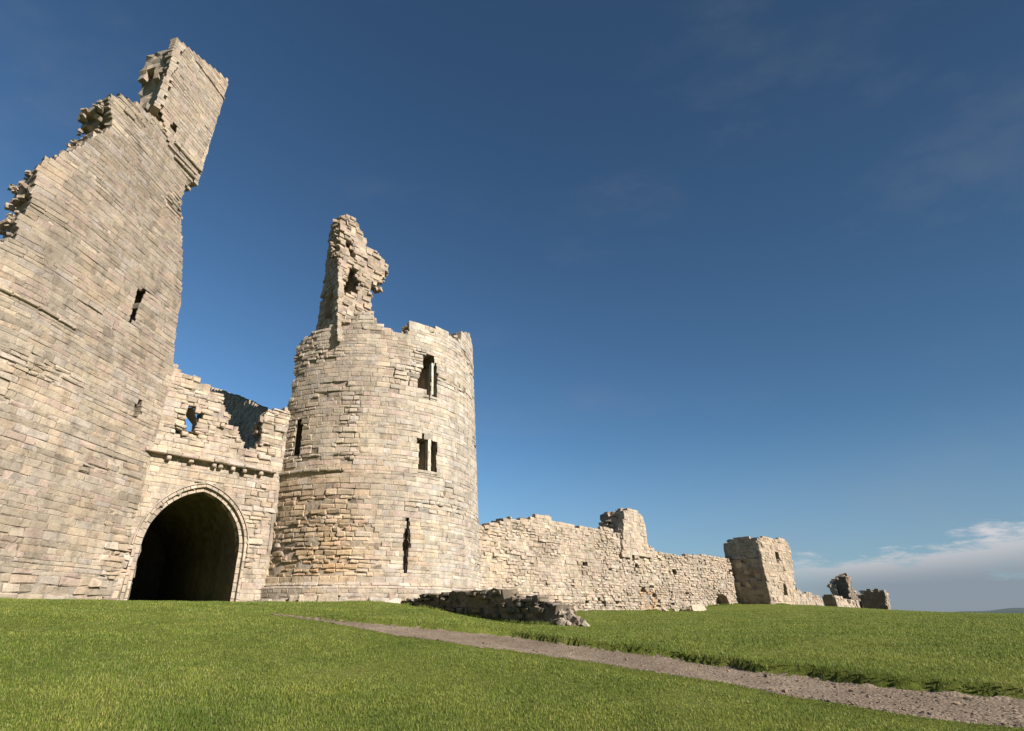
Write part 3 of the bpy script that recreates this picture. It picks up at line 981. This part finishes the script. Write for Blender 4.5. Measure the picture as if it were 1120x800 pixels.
# ================================================================== DARK SPUR OF RUBBLE WALL
pa, pb = np.array([-2.2, 25.5]), np.array([3.65, 17.7])
SW = plane_m(pa, pb - pa)           # faces left, into shade
Ls = np.hypot(*(pb - pa))
ssk = [(-.6, 0)]
ssk = pl(SW, [(431, 661), (440, 659), (448, 655), (458, 652), (480, 650.5), (497, 649), (515, 646.5), (528, 647), (540, 645), (548, 646), (556, 651), (570, 654), (585, 655.5), (597, 656.5), (606, 664), (612, 672), (616, 682)])
spoly = [(ssk[0][0] - .2, ZB)] + ssk + [(ssk[-1][0], ZB)]
mb = MB()
ragA = lambda u, v: .9 + 0 * u
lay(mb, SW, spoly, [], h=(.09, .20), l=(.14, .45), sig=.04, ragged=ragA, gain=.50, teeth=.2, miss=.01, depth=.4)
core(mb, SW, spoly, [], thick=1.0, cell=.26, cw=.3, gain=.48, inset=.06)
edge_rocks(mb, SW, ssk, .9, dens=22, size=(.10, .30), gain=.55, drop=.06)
# tumbled paler stones at the near end
endp = SW.map(np.array([ssk[-1][0] + .1]), np.array([0.0]), np.array([-.5]))[0]
n = 40
P = np.stack([endp[0] + rng.normal(-.25, .22, n), endp[1] + rng.normal(.3, .35, n), np.zeros(n)], 1)
P[:, 2] = base_ground(P[:, 0], P[:, 1]) + rng.uniform(-.05, .55, n) * np.exp(-((P[:, 0] - endp[0]) ** 2 + (P[:, 1] - endp[1] - .4) ** 2) / .5)
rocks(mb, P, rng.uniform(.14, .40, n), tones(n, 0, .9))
SP_LOC = np.array([(pa[0] + pb[0]) / 2, (pa[1] + pb[1]) / 2, 0.1])
tag(mb.build('rubble_wall', [M_STONE], None, SP_LOC), 'low dark drystone spur wall in shade in front of the right round tower', 'stone wall')

# fallen stones in the grass before the curtain wall
def fallen(px, py, size, label):
    Rr_, Fr_, Ur_ = ray(px, py); dd = 39.0 / Fr_; p = np.array([Rr_ * dd, 39.0])
    z = float(base_ground(*p))
    mbf = MB(); rocks(mbf, np.zeros((1, 3)), np.array([size * 1.2]), tones(1, 0, 1.2), flat=.55, tilt=.2)
    o = mbf.build('fallen_stone', [M_PALE])
    o.location = (p[0], p[1], z + size * .20)
    tag(o, label, 'stone', 'pale stones lying in the grass')
for (px, py, s_, lb) in ((762, 669.5, .75, 'largest pale stone lying in the grass below the right end of the curtain wall'),
                         ((752), 672, .5, 'pale stone in the grass just left of the largest fallen stone'),
                         (741, 674, .42, 'small pale stone in the grass second to the left of the largest fallen stone'),
                         (729, 676, .34, 'leftmost and smallest pale stone in the row lying in the grass')):
    fallen(px, py, s_, lb)

# ================================================================== GROUND
def sheet_polar():
    az = np.concatenate([np.arange(-180, -64, 4.0), np.arange(-64, 64, .30), np.arange(64, 180, 4.0)])
    az = np.radians(az)
    r = [0.0, .4, 1.0, 2.0, 3.0]
    while r[-1] < 260:
        r.append(r[-1] * (1.0085 if r[-1] < 30 else 1.03))
    r = np.array(r)
    A, Rr = np.meshgrid(az, r)
    X = Rr * np.sin(A); Y = Rr * np.cos(A)
    Z = ground(X, Y)
    return X, Y, Z
X, Y, Z = sheet_polar()
nr, na = X.shape
vid = np.arange(nr * na).reshape(nr, na)
nx = np.roll(vid, -1, 1)
Fq = np.stack([vid[:-1], nx[:-1], nx[1:], vid[1:]], -1).reshape(-1, 4)
gm, nt, ns, ls, bs = newmat('turf')
tc = N(ns, 'ShaderNodeTexCoord').outputs['Object']
c1 = ramp(ns, ls, noise(ns, ls, tc, .5, 6, .65), [(.30, (.085, .105, .018)), (.5, (.118, .140, .026)), (.7, (.160, .170, .042))])
c2 = mix(ns, ls, 1.0, c1, ramp(ns, ls, noise(ns, ls, tc, 9, 5, .7), [(.25, .55), (.5, 1), (.8, 1.35)]), 'MULTIPLY')
c2 = mix(ns, ls, 1.0, c2, ramp(ns, ls, noise(ns, ls, tc, 60, 3, .7), [(.25, .6), (.5, 1), (.8, 1.3)]), 'MULTIPLY')
ls.new(c2, bs.inputs['Base Color']); bs.inputs['Roughness'].default_value = .9; bs.inputs['Specular IOR Level'].default_value = .1
bmp = N(ns, 'ShaderNodeBump'); bmp.inputs['Strength'].default_value = .9; bmp.inputs['Distance'].default_value = .08
ls.new(noise(ns, ls, tc, 16, 6, .75), bmp.inputs['Height']); ls.new(bmp.outputs[0], bs.inputs['Normal'])
mb = MB(); mb.add(np.stack([X, Y, Z], -1).reshape(-1, 3), Fq, (.08, .11, .02))
tag(mb.build('ground', [gm], smooth=True), kind='structure')

# path
pm, nt, ns, ls, bs = newmat('gravel_path')
tc = N(ns, 'ShaderNodeTexCoord').outputs['Object']
c1 = ramp(ns, ls, noise(ns, ls, tc, 1.1, 5, .65), [(.3, (.128, .098, .073)), (.55, (.180, .143, .108)), (.75, (.24, .195, .15))])
vo = N(ns, 'ShaderNodeTexVoronoi'); vo.inputs['Scale'].default_value = 34; ls.new(tc, vo.inputs['Vector'])
c2 = mix(ns, ls, 1.0, c1, ramp(ns, ls, vo.outputs['Color'], [(.0, .72), (.5, 1.0), (1.0, 1.25)]), 'MULTIPLY')
c2 = mix(ns, ls, 1.0, c2, ramp(ns, ls, noise(ns, ls, tc, 14, 5, .7), [(.25, .55), (.5, 1), (.8, 1.25)]), 'MULTIPLY')
ls.new(c2, bs.inputs['Base Color']); bs.inputs['Roughness'].default_value = .95; bs.inputs['Specular IOR Level'].default_value = .1
bmp = N(ns, 'ShaderNodeBump'); bmp.inputs['Strength'].default_value = .7; bmp.inputs['Distance'].default_value = .015
ls.new(vo.outputs['Distance'], bmp.inputs['Height']); bmp.invert = True; ls.new(bmp.outputs[0], bs.inputs['Normal'])
def resample(P, n):
    t = np.linspace(0, len(P) - 1, n); i = np.minimum(t.astype(int), len(P) - 2); f = (t - i)[:, None]
    return P[i] * (1 - f) + P[i + 1] * f
ns_, nt_ = 420, 22
Ua, La = resample(UPP, ns_), resample(LOP, ns_)
tt = np.linspace(-.015, 1.06, nt_)[None, :, None]
PP = Ua[:, None, :] * (1 - tt) + La[:, None, :] * tt
px_, py_ = PP[..., 0], PP[..., 1]
su, sl = path_sd(px_, py_)
pz = base_ground(px_, py_) - .06 * sstep(-.02, .07, su) * sstep(-.05, .35, sl) + .012 + 0.005 * (vnoise(px_ * 9, py_ * 9, 91) - .5)
pz = pz - .07 * (1 - sstep(-.06, .02, su)) - .09 * (1 - sstep(-.10, .02, sl)) - .03 * np.exp(-((sl + .15) / .3) ** 2) * sstep(.02, -.12, sl)
vid = np.arange(ns_ * nt_).reshape(ns_, nt_)
Fq = np.stack([vid[:-1, :-1], vid[1:, :-1], vid[1:, 1:], vid[:-1, 1:]], -1).reshape(-1, 4)
mb = MB(); mb.add(np.stack([px_, py_, pz], -1).reshape(-1, 3), Fq, (.2, .16, .12))
tag(mb.build('path', [pm], smooth=True), kind='structure')
# loose gravel on the path
n = 2600
i = rng.integers(0, ns_, n); t = rng.uniform(.02, .98, n)[:, None]
P2 = Ua[i] * (1 - t) + La[i] * t + rng.normal(0, .02, (n, 2))
su, sl = path_sd(P2[:, 0], P2[:, 1])
P2 = P2[(su > .02) & (sl > .0)]
sz = (.010 * np.exp(rng.normal(0, .5, len(P2)))).clip(.007, .06)
P3 = np.stack([P2[:, 0], P2[:, 1], ground(P2[:, 0], P2[:, 1]) + .012 + sz * .12], 1)
mb = MB(); rocks(mb, P3, sz, tones(len(P3), .05, .60, .22) * np.array([1.0, .92, .88]), flat=.65, tilt=.35)
tag(mb.build('gravel', [M_PALE]), 'loose brown gravel scattered over the path', 'gravel', kind='stuff')

# grass blades
def grass(n, r0, r1, a0, a1):
    a = np.radians(rng.uniform(a0, a1, n)); r = r0 * (r1 / r0) ** rng.uniform(size=n)
    x, y = r * np.sin(a), r * np.cos(a)
    su, sl = path_sd(x, y)
    onpath = (su > .03) & (sl > .02)
    inner = np.hypot(x - D1.c[0], y - D1.c[1]) < D1.R - .1
    inner |= (y > D1.c[1]) & ((np.stack([x, y], 1) - D1.c) @ np.array([math.sin(D1.t1), -math.cos(D1.t1)]) < D1.R - .1) & (x < -4)
    inner |= np.hypot(x - D2.c[0], y - D2.c[1]) < D2.R - .1
    tt_ = (np.stack([x, y], 1) - G.A) @ G.n
    inner |= (tt_ < -.1)
    thin = vnoise(x * .8, y * .8, 101) * .6 + vnoise(x * 3, y * 3, 102) * .4
    k = ~onpath & ~inner & (rng.uniform(size=n) < .45 + 1.1 * thin)
    x, y, r, su, sl, thin = x[k], y[k], r[k], su[k], sl[k], thin[k]
    n = len(x)
    z = ground(x, y)
    hgt = .014 + .034 * thin * rng.uniform(.4, 1.3, n)
    lipz = (su < .05) & (su > -.35) & (r < 16)
    hgt = np.where(lipz, hgt * 1.15, hgt)
    hgt = np.where((sl < .1) & (sl > -.8), np.minimum(hgt, .012 + .02 * (-sl).clip(0, 1)), hgt)
    wd = .0028 * (r / 6).clip(1, 8) ** .8 * rng.uniform(.7, 1.4, n)
    yaw = rng.uniform(0, 6.283, n)
    lean = rng.uniform(.1, .9, n) * hgt
    ly = rng.uniform(0, 6.283, n)
    dx, dy = np.cos(yaw) * wd, np.sin(yaw) * wd
    lx, lyy = np.cos(ly) * lean, np.sin(ly) * lean
    b0 = np.stack([x - dx, y - dy, z - .01], 1); b1 = np.stack([x + dx, y + dy, z - .01], 1)
    m0 = np.stack([x - dx * .7 + lx * .35, y - dy * .7 + lyy * .35, z + hgt * .6], 1); m1 = np.stack([x + dx * .7 + lx * .35, y + dy * .7 + lyy * .35, z + hgt * .6], 1)
    tip = np.stack([x + lx, y + lyy, z + hgt * rng.uniform(.8, 1.05, n)], 1)
    V = np.stack([b0, b1, m1, m0, tip], 1).reshape(-1, 3)
    i5 = 5 * np.arange(n)[:, None]
    return V, np.array([[0, 1, 2, 3]]) + i5, np.array([[3, 2, 4]]) + i5
bm, nt, ns, ls, bs = newmat('grass_blade')
gi = N(ns, 'ShaderNodeNewGeometry')
tc = N(ns, 'ShaderNodeTexCoord').outputs['Object']
cA = ramp(ns, ls, gi.outputs['Random Per Island'], [(.0, (.098, .140, .018)), (.55, (.156, .210, .035)), (.86, (.216, .258, .064)), (1.0, (.30, .27, .12))])
cB = mix(ns, ls, 1.0, cA, ramp(ns, ls, noise(ns, ls, tc, .55, 6, .65), [(.30, (.62, .72, .62)), (.48, (1, 1, 1)), (.70, (1.42, 1.24, 1.25))]), 'MULTIPLY')
cB = mix(ns, ls, 1.0, cB, ramp(ns, ls, noise(ns, ls, tc, 2.6, 5, .7), [(.30, (.66, .74, .66)), (.5, (1, 1, 1)), (.72, (1.3, 1.2, 1.2))]), 'MULTIPLY')
ls.new(cB, bs.inputs['Base Color']); bs.inputs['Roughness'].default_value = .6; bs.inputs['Specular IOR Level'].default_value = .25
tr = N(ns, 'ShaderNodeBsdfTranslucent'); ls.new(cB, tr.inputs['Color'])
ms = N(ns, 'ShaderNodeMixShader'); ms.inputs[0].default_value = .35
ls.new(bs.outputs[0], ms.inputs[1]); ls.new(tr.outputs[0], ms.inputs[2])
ls.new(ms.outputs[0], ns['Material Output'].inputs['Surface'])
V, F4, F3 = grass(620000, 4.6, 75, -50, 56)
def tufts():
    lines = []
    a = np.linspace(20, 78, 300); lines.append(D1.map(np.radians(a) * D1.R, 0 * a, 0 * a + .1)[:, :2])
    a = np.linspace(0, 6.3, 200); lines.append(D1.map(D1.deg(78) + a, 0 * a, 0 * a + .1)[:, :2])
    a = np.linspace(-32, 85, 500); lines.append(D2.map(np.radians(a) * D2.R, 0 * a, 0 * a + .38)[:, :2])
    a = np.linspace(18 * S, 56 * S, 1500); lines.append(CW.map(a, 0 * a, 0 * a + .15)[:, :2])
    a = np.linspace(.2, Ls, 320); lines.append(SW.map(a, 0 * a, 0 * a + .12)[:, :2])
    a = np.linspace(0, 4, 120); lines.append(FT.map(a, 0 * a, 0 * a + .2)[:, :2])
    L = np.concatenate(lines)
    k = vnoise(L[:, 0] * 1.1, L[:, 1] * 1.1, 120) > .42
    L = L[k]
    n = len(L) * 16
    c = np.repeat(L, 16, 0) + rng.normal(0, .10, (n, 2))
    z = base_ground(c[:, 0], c[:, 1])
    r = np.hypot(c[:, 0], c[:, 1])
    h = rng.uniform(.04, .16, n); w = .006 * (r / 20).clip(.6, 3); yaw = rng.uniform(0, 6.28, n); ln = rng.normal(0, .35, (n, 2)) * h[:, None]
    dx = np.stack([np.cos(yaw) * w, np.sin(yaw) * w], 1)
    b0 = np.c_[c - dx, z - .03]; b1 = np.c_[c + dx, z - .03]; m0 = np.c_[c - dx * .7 + ln * .4, z + h * .6]; m1 = np.c_[c + dx * .7 + ln * .4, z + h * .6]; tp_ = np.c_[c + ln, z + h]
    i5 = 5 * np.arange(n)[:, None]
    return np.stack([b0, b1, m1, m0, tp_], 1).reshape(-1, 3), np.array([[0, 1, 2, 3]]) + i5, np.array([[3, 2, 4]]) + i5
V2, A4, A3 = tufts()
F4 = np.concatenate([F4, A4 + len(V)]); F3 = np.concatenate([F3, A3 + len(V)]); V = np.concatenate([V, V2])
mb = MB(); mb.v.append(V); mb.n = len(V)
mb.f = [F4, F3]; mb.t = [np.full((len(F4), 3), .1), np.full((len(F3), 3), .1)]; mb.m = [np.zeros(len(F4), np.int32), np.zeros(len(F3), np.int32)]
tag(mb.build('grass', [bm]), 'short green turf covering the slope in front of the castle', 'grass', kind='stuff')

# sea and distant coast
sm, nt, ns, ls, bs = newmat('sea_water')
bs.inputs['Base Color'].default_value = (.02, .05, .08, 1); bs.inputs['Roughness'].default_value = .25
mb = MB()
th = np.linspace(0, 2 * math.pi, 97)[:-1]
V = np.concatenate([[[0, 0, -32]], np.stack([30000 * np.cos(th), 30000 * np.sin(th), np.full(96, -32.0)], 1)])
mb.add(V, [[0, 1 + i, 1 + (i + 1) % 96] for i in range(96)], (.02, .05, .08))
tag(mb.build('sea', [sm]), kind='structure')
hmz, nt, ns, ls, bs = newmat('distant_land')
tc = N(ns, 'ShaderNodeTexCoord').outputs['Object']
ls.new(ramp(ns, ls, noise(ns, ls, tc, .012, 5, .6), [(.35, (.022, .045, .05)), (.6, (.04, .062, .055))]), bs.inputs['Base Color']); bs.inputs['Roughness'].default_value = 1
nu_, nv_ = 160, 30
uu = np.linspace(0, 1, nu_); vv = np.linspace(0, 1, nv_)
U_, V_ = np.meshgrid(uu, vv, indexing='ij')
ang = np.radians(40.5 + U_ * 40)
rr = 2300 + 900 * V_
hh = (-32 + (34 + 26 * sstep(0, .30, U_) + 20 * U_) * np.sin(np.pi * V_) ** .7 * sstep(0, .06, U_) + 5 * (vnoise(U_ * 30, V_ * 4, 5) - .5) * sstep(0, .05, U_))
vid = np.arange(nu_ * nv_).reshape(nu_, nv_)
Fq = np.stack([vid[:-1, :-1], vid[1:, :-1], vid[1:, 1:], vid[:-1, 1:]], -1).reshape(-1, 4)
mb = MB(); mb.add(np.stack([rr * np.sin(ang), rr * np.cos(ang), hh], -1).reshape(-1, 3), Fq, (.05, .07, .05))
tag(mb.build('hills', [hmz], smooth=True), kind='structure')

# ================================================================== LIGHT AND SKY
sun_d = bpy.data.lights.new('sun', 'SUN'); sun = bpy.data.objects.new('sun', sun_d); col.objects.link(sun)
sun_d.energy = 5.0; sun_d.angle = math.radians(.5); sun_d.color = (1.0, .925, .83)
to_sun = Vector((math.sin(math.radians(SUN_AZ)) * math.cos(math.radians(SUN_EL)), -math.cos(math.radians(SUN_AZ)) * math.cos(math.radians(SUN_EL)), math.sin(math.radians(SUN_EL))))
sun.rotation_euler = (-to_sun).to_track_quat('-Z', 'Y').to_euler()
wd = bpy.data.worlds.new('World'); sc.world = wd; wd.use_nodes = True
nt = wd.node_tree; ns, ls = nt.nodes, nt.links
bg = ns['Background']
sky = N(ns, 'ShaderNodeTexSky', sky_type='NISHITA')
sky.sun_disc = False; sky.sun_elevation = math.radians(SUN_EL); sky.sun_rotation = math.radians(180 - SUN_AZ)
sky.altitude = 0; sky.air_density = 1.0; sky.dust_density = .25; sky.ozone_density = 3.0
tcn = N(ns, 'ShaderNodeTexCoord').outputs['Generated']
sx = N(ns, 'ShaderNodeSeparateXYZ'); ls.new(tcn, sx.inputs[0])
mp = N(ns, 'ShaderNodeMapping'); mp.inputs['Scale'].default_value = (5, 5, 20); ls.new(tcn, mp.inputs['Vector'])
cn = noise(ns, ls, mp.outputs[0], 1.7, 10, .66)
def mth(op, a, b=None, clamp=False):
    n = N(ns, 'ShaderNodeMath', operation=op); n.use_clamp = clamp
    for s_, v in ((n.inputs[0], a), (n.inputs[1], b)):
        if v is None: continue
        if hasattr(v, 'is_output'): ls.new(v, s_)
        else: s_.default_value = v
    return n.outputs[0]
def mrange(v, a, b, c, d):
    n = N(ns, 'ShaderNodeMapRange'); n.interpolation_type = 'SMOOTHSTEP'
    ls.new(v, n.inputs[0])
    for i_, q in enumerate((a, b, c, d)): n.inputs[i_ + 1].default_value = q
    return n.outputs[0]
azr = mth('DIVIDE', sx.outputs['X'], mth('ADD', mth('ABSOLUTE', sx.outputs['Y']), .02))
topel = mth('ADD', mth('MULTIPLY', azr, .060), .045)     # cloud bank rises to the right
rel = mth('DIVIDE', sx.outputs['Z'], topel)
cov = mth('ADD', cn, mrange(rel, .45, 1.25, .20, -.20))
hz = mrange(sx.outputs['Z'], -.02, .30, .55, 0)
skyc_h = hz
cov = mth('SUBTRACT', cov, mrange(rel, 1.3, 1.9, 0, .5))
cmask = mth('MULTIPLY', mrange(cov, .45, .62, 0, 1), mrange(azr, .45, .80, 0, .78))
skyc = mix(ns, ls, 1.0, sky.outputs['Color'], (.60, .875, .99), 'MULTIPLY')
dp = N(ns, 'ShaderNodeVectorMath', operation='DOT_PRODUCT'); ls.new(tcn, dp.inputs[0]); dp.inputs[1].default_value = to_sun
pol = mth('MAXIMUM', mth('MULTIPLY_ADD', dp.outputs['Value'], -.62), .40)
pol.node.inputs[0].links[0].from_node.inputs[2].default_value = .82
skyc = mix(ns, ls, 1.0, skyc, pol, 'MULTIPLY')
hs = N(ns, 'ShaderNodeHueSaturation'); hs.inputs['Saturation'].default_value = .98; ls.new(skyc, hs.inputs['Color']); skyc = hs.outputs[0]
cl_col = mix(ns, ls, mrange(rel, .35, .95, 0, 1), (2.0, 2.25, 2.7), (6.0, 5.7, 5.7))
skyc = mix(ns, ls, hz, skyc, (2.3, 2.95, 3.9))
mc = N(ns, 'ShaderNodeMapping'); mc.inputs['Scale'].default_value = (1.6, 4.5, 6.0); mc.inputs['Rotation'].default_value = (.2, .35, .5); ls.new(tcn, mc.inputs['Vector'])
cir = mrange(noise(ns, ls, mc.outputs[0], 1.1, 7, .6), .50, .78, 0, .12)
skyc = mix(ns, ls, cir, skyc, (2.4, 2.6, 2.9))
skyc = mix(ns, ls, cmask, skyc, cl_col)
ls.new(skyc, bg.inputs['Color']); bg.inputs['Strength'].default_value = .062

sc.view_settings.view_transform = 'Standard'; sc.view_settings.look = 'None'
sc.view_settings.exposure = 1.0; sc.view_settings.gamma = 1; sc.view_settings.use_curve_mapping = False
sc.cycles.use_denoising = True
sc.cycles.max_bounces = 6
